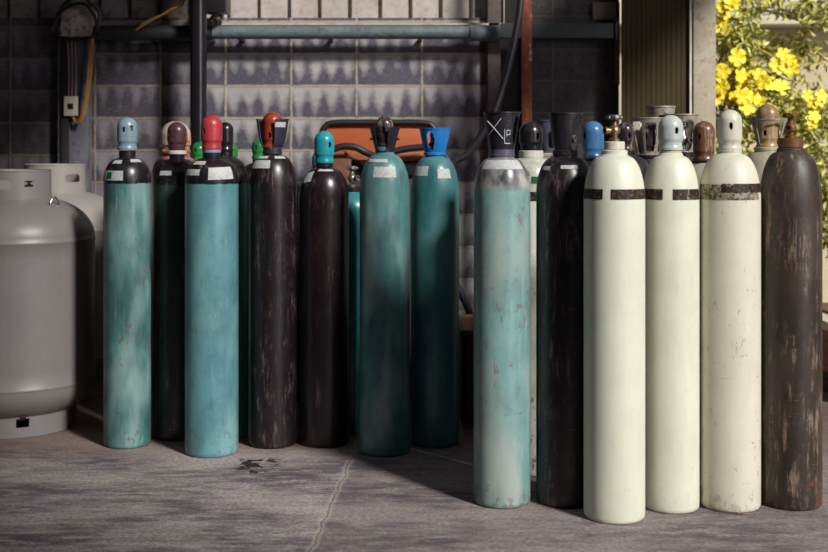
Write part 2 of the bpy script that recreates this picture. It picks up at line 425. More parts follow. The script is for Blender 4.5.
# L, M
L_, p, Z, f = cyl(531, 5.24, .1165, 182, 158, .046, paint('cream_l', rgb(200, 204, 190), rust=.3, scr=.4, rustcol=(80, 60, 40)),
    'cream cylinder behind with glossy black cap, between the X-marked guard and the black cylinder', GC, necktop=156)
ring(L_, Z(158), Z(150.5), .054, M['cap_cream'], 'cap_collar'); cap(L_, M['cap_black'], Z(152), Z(121), .052, ((28, .52),), flare=.9)
patch('painted_band', p, Z(200), Z(191), -80, 80, M['band'], L_); patch('green_logo', p, Z(183), Z(176), -5, 14, M['greenlogo'], L_)
M_, p, Z, f = cyl(549, 5.55, .115, 182, 158, .046, paint('cream_m', rgb(196, 194, 170), rust=.3, scr=.4),
    'cream cylinder behind with a lilac-grey guard, right of the glossy black cap', GC, necktop=153)
guard(M_, M['guard_lilac'], Z(155), Z(120), .040, .062, ((10, .45, 22, .25, 3), (130, .5, 24, .3, 3)))
# N
r = .1165; Y = 4.79
N, p, Z, f = cyl(565.5, Y, r, 192, 157, .045, paint('black_n', rgb(24, 20, 25), rust=.14, scr=.8, rough=.3, scrcol=(110, 95, 100), rustcol=(100, 60, 50), lines=.5),
    'black gas cylinder with a tall dark guard cut open on the right', GR, necktop=150, neckm=M['guard_black'])
guard(N, M['guard_black'], Z(153), Z(113), .046, .066, ((56, .50, 36, .42, 6), (130, .5, 34, .42, 6), (-130, .5, 30, .38, 4)), pw=.8)
valve(N, M['steel'], Z(151), Z(122), .022, ang=60)
patch('label', p, Z(168.5), Z(165), -18, 22, M['label'], N); patch('label', p, Z(170), Z(166), -70, -45, M['label'], N)
# O
r = .1165; Y = yf(523.5, r)
O, p, Z, f = cyl(614.3, Y, r, 202, 156, .048, paint('cream_o', CREAM, rust=.03, scr=.1, rough=.4, var=.08, rustcol=(110, 110, 90), basechip=.2),
    'tallest cream gas cylinder, standing nearest, with an uncovered brass valve', GR, necktop=150, neckr=.050)
ring(O, Z(150), Z(141.5), .040, M['cap_cream']); valve(O, M['brass'], Z(142), Z(115), .029, wm=M['steel'], ang=-70)
patch('painted_band', p, Z(198.5), Z(188.5), -88, -31, M['band'], O); patch('painted_band', p, Z(198.5), Z(188.5), -16, 78, M['band'], O)
# P, Q behind
P_, p, Z, f = cyl(593, 5.32, .1165, 182, 162, .04, paint('grey_blue_p', rgb(120, 126, 130), rust=.3, scr=.4),
    'cylinder behind with a mid-blue cap, left of the brass valve', GC, necktop=157, neckm=M['dark'])
cap(P_, M['cap_sky'], Z(158), Z(121), .048, ((120, .6),))
Q, p, Z, f = cyl(625, 5.10, .110, 176, 156, .04, paint('black_q', rgb(40, 38, 42), rust=.2, scr=.4),
    'dark cylinder behind with a scuffed black cap, right of the brass valve', GC, necktop=151, neckm=M['dark'])
cap(Q, M['cap_dkbrown'], Z(151), Z(122), .036, ((20, .55),))
R_, p, Z, f = cyl(649, 5.36, .116, 184, 160, .045, paint('dark_r', rgb(60, 54, 52), rust=.4, scr=.6),
    'dark cylinder behind with a wide galvanised guard, left of the pale aqua cap', GC, necktop=155, neckm=M['dark'])
guard(R_, M['guard_steel'], Z(157), Z(117.5), .048, .078, ((-62, .5, 26, .40, 5), (-5, .5, 22, .38, 5), (60, .5, 26, .38, 5), (150, .5, 40, .36, 4)))
cap(R_, M['cap_dkbrown'], Z(155), Z(122), .042, ((150, .6),))
T_, p, Z, f = cyl(661, 5.78, .116, 180, 156, .045, paint('grey_t', rgb(90, 86, 80), rust=.4, scr=.6),
    'rearmost cylinder whose dull steel guard rises above the pale aqua cap', GC, necktop=150, neckm=M['dark'])
guard(T_, M['guard_steel'], Z(152), Z(106), .046, .066, ((0, .5, 26, .36, 3), (120, .5, 26, .36, 3), (-120, .5, 26, .36, 3)))
valve(T_, M['dark'], Z(150), Z(115), .022)
S_, p, Z, f = cyl(683, 5.52, .112, 180, 158, .045, paint('dark_s', rgb(70, 60, 52), rust=.5, scr=.6),
    'dark cylinder behind with an open galvanised guard, right of the pale aqua cap', GC, necktop=152, neckm=M['dark'])
guard(S_, M['guard_steel'], Z(155), Z(114), .046, .068, ((10, .48, 36, .37, 3), (90, .48, 24, .37, 3), (-90, .48, 24, .37, 3), (180, .48, 24, .37, 3)))
valve(S_, M['steel'], Z(153), Z(122), .022, ang=40)
U_, p, Z, f = cyl(704, 5.12, .112, 186, 164, .044, paint('cream_u', rgb(180, 178, 160), rust=.3, scr=.4),
    'cream cylinder behind with a rust-brown mottled cap', GC, necktop=160, neckm=M['dark'])
cap(U_, M['cap_rust'], Z(161), Z(121), .046, ((140, .6),))
# V
r = .1103; Y = yf(513, r)
V, p, Z, f = cyl(670.7, Y, r, 202, 156, .044, paint('cream_v', CREAM, rust=.03, scr=.1, rough=.4, var=.1, basechip=.3),
    'clean cream gas cylinder with a pale aqua cap', GR, necktop=150, neckm=simple('tan_ring', rgb(176, 168, 136), .5), neckr=.042)
cap(V, M['cap_palegreen'], Z(150), Z(115), .0485, ((16, .56),), flare=.98)
patch('painted_band', p, Z(199), Z(188.5), -88, -28, M['band'], V); patch('painted_band', p, Z(199), Z(188.5), -8, 66, M['band'], V)
# W
r = .1190; Y = yf(512, r)
W, p, Z, f = cyl(729.7, Y, r, 200, 154, .042, paint('cream_w', rgb(202, 200, 182), rust=.15, scr=.1, rough=.4, var=.10, basechip=.5, rustcol=(120, 84, 60), lines=.5),
    'cream gas cylinder with an off-white cap and faded, smudged band', GR, necktop=150, neckm=M['ring_white'], neckr=.047)
cap(W, M['cap_cream'], Z(150.5), Z(109.5), .0475, ((-8, .6),), flare=.98)
patch('painted_band', p, Z(192), Z(183), -30, 72, M['band'], W); patch('painted_band', p, Z(199), Z(184), -88, -30, M['band_faded'], W)
patch('painted_band', p, Z(199), Z(192), -30, 50, M['band_faded'], W)
# X
X_, p, Z, f = cyl(767.5, 5.28, .117, 180, 152, .05, paint('grey_cream_x', rgb(180, 176, 152), rust=.2, scr=.4),
    'pale cylinder behind with sandy cap inside an open hoop guard', GC, necktop=147)
cap(X_, M['cap_sand'], Z(148), Z(104), .050, ((-30, .35),))
guard(X_, M['guard_steel'], Z(148), Z(119), .050, .081, ((-5, .46, 50, .42, 8), (110, .46, 40, .42, 8), (-120, .46, 40, .42, 8)), pw=1)
# Y
r = .1200; Y = yf(510, r)
Yc, p, Z, f = cyl(790.6, Y, r, 205, 152, .05, paint('dark_brown_y', rgb(46, 35, 27), rust=.4, scr=1.0, rough=.42, scrcol=(128, 108, 92), rustcol=(86, 52, 38), basechip=.6, lines=.6, haze=.35, hazecol=(92, 82, 76)),
    'dark brown scratched gas cylinder, the rightmost', GR, necktop=148, neckr=.053)
ring(Yc, Z(148), Z(138), .048, M['valvebrown']); valve(Yc, M['valvebrown'], Z(139), Z(113), .027, ang=-30)
bm = bmesh.new(); Z2 = Z

# ---------------------------------------------------------------- the two large LPG tanks
M['tank'] = paint('tank_grey_paint', rgb(120, 117, 116), rust=.08, scr=.12, rough=.36, var=.06, basechip=.2, rustcol=(110, 96, 70))
M['tank2'] = paint('tank_pale_paint', rgb(140, 136, 131), rust=.06, scr=.12, rough=.4, var=.06, basechip=.2)
def tank(px, Y, m, label, marks):
    root = thing('propane_tank', label, 'gas tank', (xa(px, Y), Y, 0), 'large grey gas tanks')
    r = .385; zc0, zs = .235, .955; zt = 1.165
    prof = [(0, .040)]
    for i in range(1, 13):
        a = R(90)*i/12; prof.append((r*sin(a)**.85, zc0-(zc0-.040)*cos(a)))
    prof += [(r, zc0), (r+.003, zc0+.004), (r+.003, zc0+.012), (r, zc0+.016)]
    prof += [(r, zc0+(zs-zc0)*i/8) for i in range(1, 8)]
    prof += [(r, zs-.016), (r+.003, zs-.012), (r+.003, zs-.004), (r, zs)]
    for i in range(1, 19):
        a = R(90)*i/18; prof.append((r*cos(a)**.8 if i < 18 else 0, zs+(zt-zs)*sin(a)))
    bm = bmesh.new(); lathe(bm, prof, 96); obj('body', bm, m, root, angle=50)
    # foot ring with notches
    pr = resample([(.285, 0), (.292, .002), (.292, .10), (.285, .14)], .006)
    shell('foot_ring', pr, m, root, ((24, .075, 6, .022, 8), (114, .075, 6, .022, 8), (204, .075, 6, .022, 8), (294, .075, 6, .022, 8)), 120, .005)
    # collar with hand slots
    z0 = 1.145; h = marks['top']-z0
    pr = resample([(.172, 0), (.170, h*.3), (.168, h-.01), (.170, h-.004), (.168, h)], .005)
    shell('collar', pr, m, root, tuple((a, h*.52, 18, .024, 3.5) for a in marks['slots']), 144, .005, loc=(0, 0, z0))
    bm = bmesh.new(); lathe(bm, [(0, 1.15), (.03, 1.15), (.03, 1.19), (.018, 1.195), (.018, 1.23), (.028, 1.235), (.028, 1.25), (0, 1.25)], 24); obj('valve', bm, M['brass'], root)
    # lifting lug on the dome
    bm = bmesh.new(); a0 = R(marks['lug'])
    base = Vector((.26*sin(a0), -.26*cos(a0), 1.105)); d = Vector((cos(a0), sin(a0), 0))
    pts = [base-d*.030+Vector((0, 0, -.006)), base-d*.026+Vector((0, 0, .032)), base+Vector((0, 0, .056)), base+d*.026+Vector((0, 0, .030)), base+d*.030+Vector((0, 0, -.016))]
    tube(bm, pts, .005, 8); obj('lifting_lug', bm, M['steel'], root)
    if marks.get('stencil'):
        bm = bmesh.new(); rr = .1745
        for (a0_, a1_, zz0, zz1) in ((32, 44, .092, .098), (36, 40, .084, .092), (35, 41.5, .079, .084), (31, 45, .070, .079)):
            va = [(rr*sin(R(a)), -rr*cos(R(a))) for a in (a0_, (a0_+a1_)/2, a1_)]
            lo = [bm.verts.new((x, y, z0+zz0)) for x, y in va]; hi = [bm.verts.new((x, y, z0+zz1)) for x, y in va]
            for k in range(2): bm.faces.new((lo[k], lo[k+1], hi[k+1], hi[k]))
        bmesh.ops.solidify(bm, geom=bm.faces[:], thickness=.0008)
        obj('stencil_mark', bm, M['dark'], root)
    return root
tank(16.5, 6.08, M['tank'], 'large grey propane tank, the nearer one, at the left edge', dict(top=1.296, slots=(-6, 168), lug=62, stencil=True))
tank(55, 6.86, M['tank2'], 'large pale grey propane tank behind the nearer tank', dict(top=1.312, slots=(52, 232), lug=-30))

# ---------------------------------------------------------------- wall materials
YW = 7.36
def block_mat(name, x0, z0, face, glaze, soot_shade, mortar, seed=0, lift=.4):
    t = NT(name); x, y, z = t.xyz()
    w, h = .401, .1975
    ux = t.math('DIVIDE', t.math('SUBTRACT', x, x0), w); uz = t.math('DIVIDE', t.math('SUBTRACT', z, z0), h)
    vv = t.coord(off=(seed, 0, seed))
    wob = t.math('MULTIPLY', t.math('SUBTRACT', t.noise(9, vv, 4, .6), .5), .05)
    u = t.math('FRACT', t.math('ADD', ux, t.math('ADD', 100, t.math('MULTIPLY', wob, .6)))); v = t.math('FRACT', t.math('ADD', uz, t.math('ADD', 100, wob)))
    du = t.math('MINIMUM', u, t.math('SUBTRACT', 1, u)); dv = t.math('MINIMUM', v, t.math('SUBTRACT', 1, v))
    mm = t.math('MAXIMUM', t.mapr(du, .012, .024, 1, 0), t.mapr(dv, .026, .046, 1, 0))
    # pale bloom in scallops, one per web of the hollow block
    hump = t.math('MULTIPLY_ADD', t.math('COSINE', t.math('MULTIPLY', u, pi*8)), .5, .5)
    n1 = t.noise(7, vv, 5, .65); n2 = t.noise(22, vv, 5, .7)
    br = t.n('ShaderNodeTexWhiteNoise', noise_dimensions='2D')
    cx = t.n('ShaderNodeCombineXYZ'); t.link(t.math('FLOOR', t.math('ADD', ux, 100)), cx.inputs[0]); t.link(t.math('FLOOR', t.math('ADD', uz, 100)), cx.inputs[1])
    t.link(cx.outputs[0], br.inputs[0])
    thr = t.math('ADD', t.math('MULTIPLY', hump, .42), t.math('ADD', .26, t.math('ADD', t.math('MULTIPLY', t.math('SUBTRACT', n1, .5), 1.2), t.math('MULTIPLY', t.math('SUBTRACT', br.outputs[0], .5), lift))))
    g = t.mapr(t.math('SUBTRACT', v, thr), -.16, .36)
    c = t.mix(t.mapr(n2, .3, .7), tuple(q*.7 for q in face[:3])+(1,), face)
    c = t.mix(t.math('MULTIPLY', g, .68), c, glaze)
    c = t.mix(t.mapr(t.noise(85, vv, 4, .8), .52, .66, 0, .14), c, rgb(196, 192, 190))
    c = t.mix(t.mapr(t.noise(50, vv, 4, .8), .54, .68, 0, .22), c, rgb(40, 38, 46))
    c = t.mix(t.mapr(t.noise(2.2, vv, 4, .6), .42, .66, 0, soot_shade), c, rgb(36, 32, 36))  # broad noise darkening: soot, and painted shade on the side bays
    c = t.mix(t.math('MULTIPLY', mm, t.mapr(n2, .34, .56, .25, 1)), c, mortar)
    t.bump(t.math('ADD', t.math('MULTIPLY', mm, .8), t.math('MULTIPLY', n2, .25)), .5, .008)
    return t.out(c, t.mapr(n2, .3, .7, .5, .8))
XJ = xa(291, YW); ZJ = za(86, YW)
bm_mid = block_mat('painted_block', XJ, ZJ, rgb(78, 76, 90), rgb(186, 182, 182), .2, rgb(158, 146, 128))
bm_left = block_mat('shaded_sooty_block', xa(10, YW), za(91, YW), rgb(54, 50, 56), rgb(100, 96, 100), .8, rgb(96, 84, 72), 4, .6)  # left bays: soot plus dimmer light put into the block colours
bm_left2 = block_mat('dark_block', XJ, ZJ, rgb(56, 52, 62), rgb(128, 124, 130), .55, rgb(120, 104, 86), 9, .6)  # same mix of soot and painted dimness, weaker
bm_right = block_mat('shadow_grey_block', XJ, ZJ+.03, rgb(48, 44, 44), rgb(66, 60, 56), .5, rgb(76, 70, 64), 5)  # right bay: soot and shade both put into the block colour
def wall(name, px0, px1, m, z1=2.20, y=YW, z0=0):
    bm = bmesh.new(); box(bm, xa(px0, YW) if px0 is not None else -3.4, xa(px1, YW), y, y+.2, z0, z1)
    return struct(name, bm, m, smooth=False)
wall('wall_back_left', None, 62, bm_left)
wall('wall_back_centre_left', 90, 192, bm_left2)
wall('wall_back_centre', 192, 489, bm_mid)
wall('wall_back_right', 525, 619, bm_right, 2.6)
# plinth foot of the wall
# pilasters
conc_dark = simple('sooty_concrete', rgb(92, 90, 100), .8, var=.45, scale=7, bump=.6, dirt=rgb(40, 36, 40))
conc = simple('grey_concrete', rgb(160, 152, 146), .8, var=.25, scale=9, bump=.5, dirt=rgb(120, 108, 98))
bm = bmesh.new(); box(bm, xa(62, YW), xa(92, YW), 7.265, YW+.2, 0, 2.15, .01); struct('wall_pilaster_left', bm, conc_dark)
bm = bmesh.new(); box(bm, xa(487, YW), xa(500, YW), 7.30, YW+.2, 0, 2.5, .008); struct('wall_pilaster_centre', bm, simple('brown_grey_concrete', rgb(88, 80, 78), .8, var=.4, dirt=rgb(50, 44, 42)))
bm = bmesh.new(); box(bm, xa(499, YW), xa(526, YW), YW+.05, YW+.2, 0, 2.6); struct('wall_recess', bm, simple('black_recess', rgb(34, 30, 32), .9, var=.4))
bm = bmesh.new(); box(bm, xa(60.5, 7.24), xa(68, 7.24), 7.245, 7.30, 0, 2.2, .004); struct('trim_6', bm, simple('black_strip', rgb(26, 22, 22), .8, var=.4))  # plain black strip along the pilaster's left side
# concrete bracket over the left pilaster
t = thing('concrete_bracket', 'rough lump of grey concrete capping the left pilaster', 'bracket', (xa(78, 7.2), 7.2, za(38, 7.2)))
bm = bmesh.new(); box(bm, -.095, .095, -.05, .16, 0, .175, .02)
bmesh.ops.subdivide_edges(bm, edges=bm.edges[:], cuts=4, use_grid_fill=True)
for v in bm.verts: v.co += noise.noise_vector(v.co*14)*.012
obj('block', bm, simple('crumbly_concrete', rgb(170, 158, 148), .9, var=.5, scale=16, bump=.8, dirt=rgb(48, 40, 36)), t)
bm = bmesh.new(); tube(bm, [(-.12, -.02, .02), (-.11, -.07, .0), (0, -.075, -.01), (.11, -.07, .0), (.12, -.02, .03), (.13, .0, .15), (.09, -.02, .21)], .011, 8); obj('strap', bm, M['dark'], t)
# corrugated upper wall
def sheet_mesh(bm, pts, y, z0, z1, th=.004):
    q = pts+[(x, d+th) for x, d in reversed(pts)]
    lo = [bm.verts.new((x, y+d, z0)) for x, d in q]; hi = [bm.verts.new((x, y+d, z1)) for x, d in q]
    n = len(q); m = len(pts)
    for i in range(n): bm.faces.new((lo[i], lo[(i+1) % n], hi[(i+1) % n], hi[i]))
    for i in range(m-1):
        for r in (lo, hi): bm.faces.new((r[i], r[i+1], r[n-2-i], r[n-1-i]))
def corrugated(name, px0, px1, pitch, m, z0, z1, y, gw=.014, gd=.045, offset=227, yaw=0):
    bm = bmesh.new(); x0, x1 = xa(px0, YW) if px0 is not None else -3.4, xa(px1, YW)
    xs = []; g = xa(offset, YW)
    k = math.floor((x0-g)/pitch)
    pts = [(x0, 0)]
    while g+k*pitch < x1:
        c = g+k*pitch
        for dx, dy in ((-gw*1.2, 0), (-gw*.5, gd), (gw*.5, gd), (gw*1.2, 0)):
            if x0 < c+dx < x1: pts.append((c+dx, dy))
        k += 1
    pts.append((x1, 0))
    sheet_mesh(bm, pts, y, z0, z1)
    return struct(name, bm, m, smooth=False)
sheet = simple('weathered_sheet', rgb(186, 178, 172), .6, var=.3, scale=7, bump=.1, dirt=rgb(150, 132, 118))
sheet_l = simple('darker_sheet', rgb(118, 112, 108), .6, var=.45, scale=5, bump=.1, dirt=rgb(60, 52, 46))  # darker tone of the sheeting for the left part
corrugated('wall_sheeting', 192, 505, .187, sheet, 2.15, 3.2, 7.40)
corrugated('wall_sheeting_left', None, 192, .187, sheet_l, 2.15, 3.2, 7.40, offset=218, gw=.02)
bm = bmesh.new(); box(bm, xa(192, YW), xa(505, YW), 7.30, 7.42, za(26, YW), za(24, YW)); struct('trim_1', bm, sheet, smooth=False)
# horizontal pipes under the sheeting
pt = simple('chipped_blue_grey_pipe', rgb(104, 118, 124), .5, .1, var=.35, scale=12, dirt=rgb(70, 64, 62))
ptd = simple('dark_pipe', rgb(44, 46, 50), .55, .1, var=.4, scale=10)
t = thing('horizontal_pipe', 'blue-grey steel pipe running under the sheeting across the middle of the wall', 'pipe', (xa(350, 7.22), 7.22, za(32.5, 7.22)), 'horizontal pipes on the back wall')
bm = bmesh.new(); tube(bm, [(xa(213, 7.22)-t.location.x, 0, 0), (xa(478, 7.22)-t.location.x, 0, 0)], .040, 24, 1); obj('pipe', bm, pt, t)
bm = bmesh.new(); tube(bm, [(xa(470, 7.22)-t.location.x, 0, -.004), (xa(500, 7.22)-t.location.x, 0, -.004)], .049, 24, 1); obj('coupling', bm, pt, t)
for px in (240, 330, 420):
    bm = bmesh.new(); x = xa(px, 7.22)-t.location.x; box(bm, x-.012, x+.012, -.02, .14, -.046, -.03); obj('pipe_clip', bm, M['dark'], t)
t = thing('horizontal_pipe', 'dark thick pipe on the wall left of the black upright pipe', 'pipe', (xa(143, 7.22), 7.22, za(33, 7.22)), 'horizontal pipes on the back wall')
bm = bmesh.new(); tube(bm, [(xa(94, 7.22)-t.location.x, 0, 0), (xa(212, 7.22)-t.location.x, 0, 0)], .046, 24, 1); obj('pipe', bm, ptd, t)
bm = bmesh.new(); x = xa(150, 7.22)-t.location.x; box(bm, x-.012, x+.012, -.02, .14, -.056, -.04); obj('pipe_clip', bm, M['dark'], t)
t = thing('horizontal_pipe', 'dark grey steel rail on the wall right of the rusty post', 'rail', (xa(575, 7.22), 7.22, za(31, 7.22)), 'horizontal pipes on the back wall')
bm = bmesh.new(); box(bm, xa(500, 7.22)-t.location.x, xa(614, 7.22)-t.location.x, -.03, .04, -.045, .045, .008); obj('rail', bm, simple('dull_green_grey', rgb(58, 64, 62), .6, var=.4), t)
bm = bmesh.new(); x = xa(614, 7.22)-t.location.x; box(bm, x-.002, x+.012, -.04, .12, -.055, .055, .003); obj('end_plate', bm, M['dark'], t)
# light strip of wall above that rail and bright wall edge
bm = bmesh.new(); box(bm, xa(592, YW), xa(619, YW), 7.33, 7.37, za(20, YW), za(3, YW), .004); box(bm, xa(615, YW), xa(619, YW), 7.33, 7.40, za(85, YW), za(3, YW), .003)
struct('trim_2', bm, simple('pale_render', rgb(120, 110, 98), .8, var=.3))
# rubble bracket near black pipe
bm = bmesh.new()
for i in range(26):
    c = at(random.uniform(210, 221), random.uniform(14, 38), 7.25); s = random.uniform(.008, .022)
    bmesh.ops.create_icosphere(bm, subdivisions=1, radius=s, matrix=Matrix.Translation(c+Vector((0, random.uniform(0, .05), 0))) @ Matrix.Rotation(random.random()*6, 4, 'X'))
for v in bm.verts: v.co += noise.noise_vector(v.co*40)*.006
tag(obj('mortar_lump', bm, simple('crumbled_mortar', rgb(140, 128, 116), .9, var=.5, scale=30, bump=.6), smooth=False), 'crumbling pale mortar lump right of the black upright pipe', 'mortar')
# black upright pipe
t = thing('upright_pipe', 'glossy black upright pipe rising in front of the wall', 'pipe', (xa(198.5, 7.05), 7.05, 0))
bm = bmesh.new(); lathe(bm, [(0, 0), (.049, 0), (.049, 3.0), (0, 3.0)], 32); obj('pipe', bm, simple('gloss_black', rgb(26, 24, 30), .25, var=.2), t)
bm = bmesh.new(); lathe(bm, [(.05, 0), (.12, 0), (.12, .012), (.05, .014)], 32); obj('base_plate', bm, M['dark'], t)
bm = bmesh.new(); box(bm, .03, .16, 0, .16, za(12, 7.05), za(-12, 7.05), .006); obj('bracket', bm, M['dark'], t)
# rusty post
rust_m = NT('rusty_orange_post'); n = rust_m.noise(26, rust_m.coord((1, 1, .5)), 6, .75)
c = rust_m.mix(rust_m.mapr(n, .38, .6), rgb(86, 42, 24), rgb(140, 70, 36)); c = rust_m.mix(rust_m.mapr(n, .60, .66), c, rgb(190, 160, 130)); rust_m.bump(n, .4, .004); rust_m = rust_m.out(c, .7)
t = thing('rusty_post', 'slim rust-orange steel post with flaking paint', 'post', (xa(526.5, 6.95), 6.95, 0))
bm = bmesh.new(); box(bm, -.029, .029, -.029, .029, 0, 3.0, .004); obj('post', bm, rust_m, t)
bm = bmesh.new(); box(bm, -.07, .07, -.07, .07, 0, .01, .002); obj('base_plate', bm, rust_m, t)
# hanging hose
hose_m = simple('blue_black_rubber', rgb(36, 34, 44), .45, var=.25)
bm = bmesh.new()
tube(bm, [at(521, -25, 6.86), at(519.5, 10, 6.85), at(512, 50, 6.84), at(504, 82, 6.82), at(494, 112, 6.8), at(480, 137, 6.8), at(466, 155, 6.8), at(452, 165, 6.8), at(447, 200, 6.8), at(438, 250, 6.78), at(455, 282, 6.7), at(472, 318, 6.74), at(479, 350, 6.8), at(482, 387, 6.84)], .021, 14)
tag(obj('rubber_hose', bm, hose_m), 'dark rubber hose hanging from the roof beside the rusty post', 'hose')
bm = bmesh.new()
tube(bm, [at(297, 401, 6.56), at(298, 320, 6.54), at(306, 215, 6.56), at(312, 178, 6.56), at(322, 157, 6.56), at(338, 147.5, 6.56), at(354, 147, 6.56), at(367, 153, 6.56), at(380, 157, 6.55), at(396, 151, 6.56), at(414, 148, 6.56), at(432, 148, 6.56), at(448, 160, 6.58), at(455, 190, 6.58)], .019, 14)
tag(obj('rubber_hose', bm, hose_m), 'black hose looped over the front of the orange cabinet', 'hose')
# orange cabinet
t = thing('orange_cabinet', 'orange steel cabinet with black rim behind the cylinders', 'cabinet', (xa(379, 6.65), 6.65, 0))
hw = .315
om = simple('orange_enamel', rgb(174, 88, 48), .45, var=.2, scale=10, dirt=rgb(150, 78, 44))
bm = bmesh.new(); box(bm, -hw, hw, 0, .35, za(170, 6.65), za(124, 6.65), .035); obj('hood', bm, om, t)
bm = bmesh.new(); box(bm, -hw+.02, hw-.02, .02, .34, 0, za(171, 6.65)+.02, .01); obj('base', bm, simple('dark_brown_frame', rgb(58, 42, 38), .7), t)
bm = bmesh.new(); zt = za(123, 6.65)
tube(bm, [(-hw, -.01, 1.26), (-hw, -.01, zt-.07), (-hw+.02, -.01, zt-.02), (-hw+.07, -.01, zt), (0, -.01, zt+.003), (hw-.07, -.01, zt), (hw-.02, -.01, zt-.02), (hw, -.01, zt-.07), (hw, -.01, 1.26)], .017, 12); obj('rim', bm, simple('black_rubber_trim', rgb(28, 26, 28), .5), t)
bm = bmesh.new(); box(bm, -hw+.01, hw-.01, -.012, .0, za(160, 6.65), za(152, 6.65), .004); obj('handle_rail', bm, simple('tan_wood', rgb(160, 96, 60), .6), t)
bm = bmesh.new(); box(bm, -hw+.01, hw-.01, -.006, .01, za(175, 6.65), za(161, 6.65)); obj('dark_slot', bm, M['dark'], t)
bm = bmesh.new(); bmesh.ops.create_uvsphere(bm, u_segments=12, v_segments=8, radius=.014, matrix=Matrix.Translation((xa(347, 6.65)-t.location.x, -.01, za(153, 6.65)))); obj('knob', bm, rust_m, t)
# rough brown brick left of cylinder H
bm = bmesh.new(); c = at(341, 166, 6.5); box(bm, c.x-.055, c.x+.055, 6.42, 6.53, .0, c.z+.04, .01)
tag(obj('wooden_post', bm, simple('rough_brown_wood', rgb(120, 76, 56), .8, var=.5, scale=30, bump=.5)), 'stubby rough brown timber standing against the orange cabinet', 'timber')
# rusty crate in the gap
t = thing('steel_crate', 'low red-brown rusty crate behind, in the gap right of the blue guard cylinder', 'crate', (xa(520, 6.1), 6.28, 0))
cm = simple('red_brown_rust', rgb(74, 44, 40), .75, var=.4, scale=20, dirt=rgb(44, 30, 28))
bm = bmesh.new(); w = .30; zt = za(333, 6.0)
box(bm, -w, w, -.28, -.265, .03, zt); box(bm, -w, w, .265, .28, .03, zt); box(bm, -w, -w+.015, -.28, .28, .03, zt); box(bm, w-.015, w, -.28, .28, .03, zt); box(bm, -w, w, -.28, .28, .03, .045); obj('body', bm, cm, t, smooth=False)
bm = bmesh.new()
for a in (0, 1):
    box(bm, -w-.008, w+.008, (-.29, .268)[a], (-.262, .29)[a], zt-.01, zt+.014, .003)
    box(bm, (-w-.008, w-.014)[a], (-w+.014, w+.008)[a], -.29, .29, zt-.01, zt+.0135, .003)
obj('rim', bm, simple('tan_edge', rgb(96, 72, 60), .7), t)
for sx in (-1, 1):
    bm = bmesh.new(); box(bm, sx*(w-.03)-.02, sx*(w-.03)+.02, -.28, .28, 0, .03); obj('skid', bm, simple('grey_skid', rgb(110, 98, 92), .8), t)

# ---------------------------------------------------------------- electrical bits on the left pilaster
t = thing('switch_box', 'cream surface-mounted electrical box on the left pilaster', 'switch', (xa(72, 7.25), 7.25, za(116, 7.25)))
bm = bmesh.new(); box(bm, -.040, .040, -.035, 0, 0, .118, .006); obj('housing', bm, simple('aged_cream_plastic', rgb(186, 176, 156), .5, var=.15), t)
bm = bmesh.new(); box(bm, -.017, .017, -.038, -.03, .04, .075, .002); obj('socket', bm, M['dark'], t)
for i, px in enumerate((68.5, 72, 75.5)):
    bm = bmesh.new(); tube(bm, [at(px, 97, 7.235), at(px+.3, 70, 7.238), at(px+random.uniform(-1, 1), 38, 7.235)], .006, 8, 4)
    tag(obj('conduit', bm, simple('tan_conduit', rgb(118, 96, 80), .6)), 'thin tan conduit rising from the cream box up the pilaster', 'conduit', 'conduits above the cream box')
ym = simple('ochre_cable', rgb(168, 120, 48), .55, var=.3)
for i in range(3):
    o = i*1.6
    bm = bmesh.new(); tube(bm, [at(93.5-o*.6, 38, 7.2), at(92.5-o, 60, 7.19), at(90-o, 85, 7.18), at(87-o*.8, 105, 7.19), at(82-o*.3, 120-o, 7.2), at(76, 123-o, 7.22), at(72.5+o*.3, 117, 7.235)], .005, 8, 6)
    tag(obj('cable', bm, ym), 'loose ochre cable drooping from the bracket into the cream box', 'cable', 'ochre cables at the left pilaster')
for k, pts in enumerate(([(136, 30), (145, 24), (160, 16), (172, 9), (182, 5), (186, -6)], [(141, 24), (156, 17), (170, 12), (180, 2), (190, -8)])):
    bm = bmesh.new(); tube(bm, [at(x, y, 7.14+.02*k) for x, y in pts], .006, 8, 6)
    tag(obj('cable', bm, ym), 'ochre cable slanting up across the sheeting left of the black upright pipe', 'cable', 'ochre cables on the left sheeting')
for k, pts in enumerate(([(52, 30), (58, 16), (70, 6), (84, 4), (93, 14), (98, 26)], [(60, 34), (56, 20), (66, 2), (80, -6), (92, 6)])):
    bm = bmesh.new(); tube(bm, [at(x, y, 7.10+.03*k) for x, y in pts], .010, 8, 6)
    tag(obj('cable', bm, M['dark']), 'black cable bunched over the concrete bracket', 'cable', 'black cables over the concrete bracket')

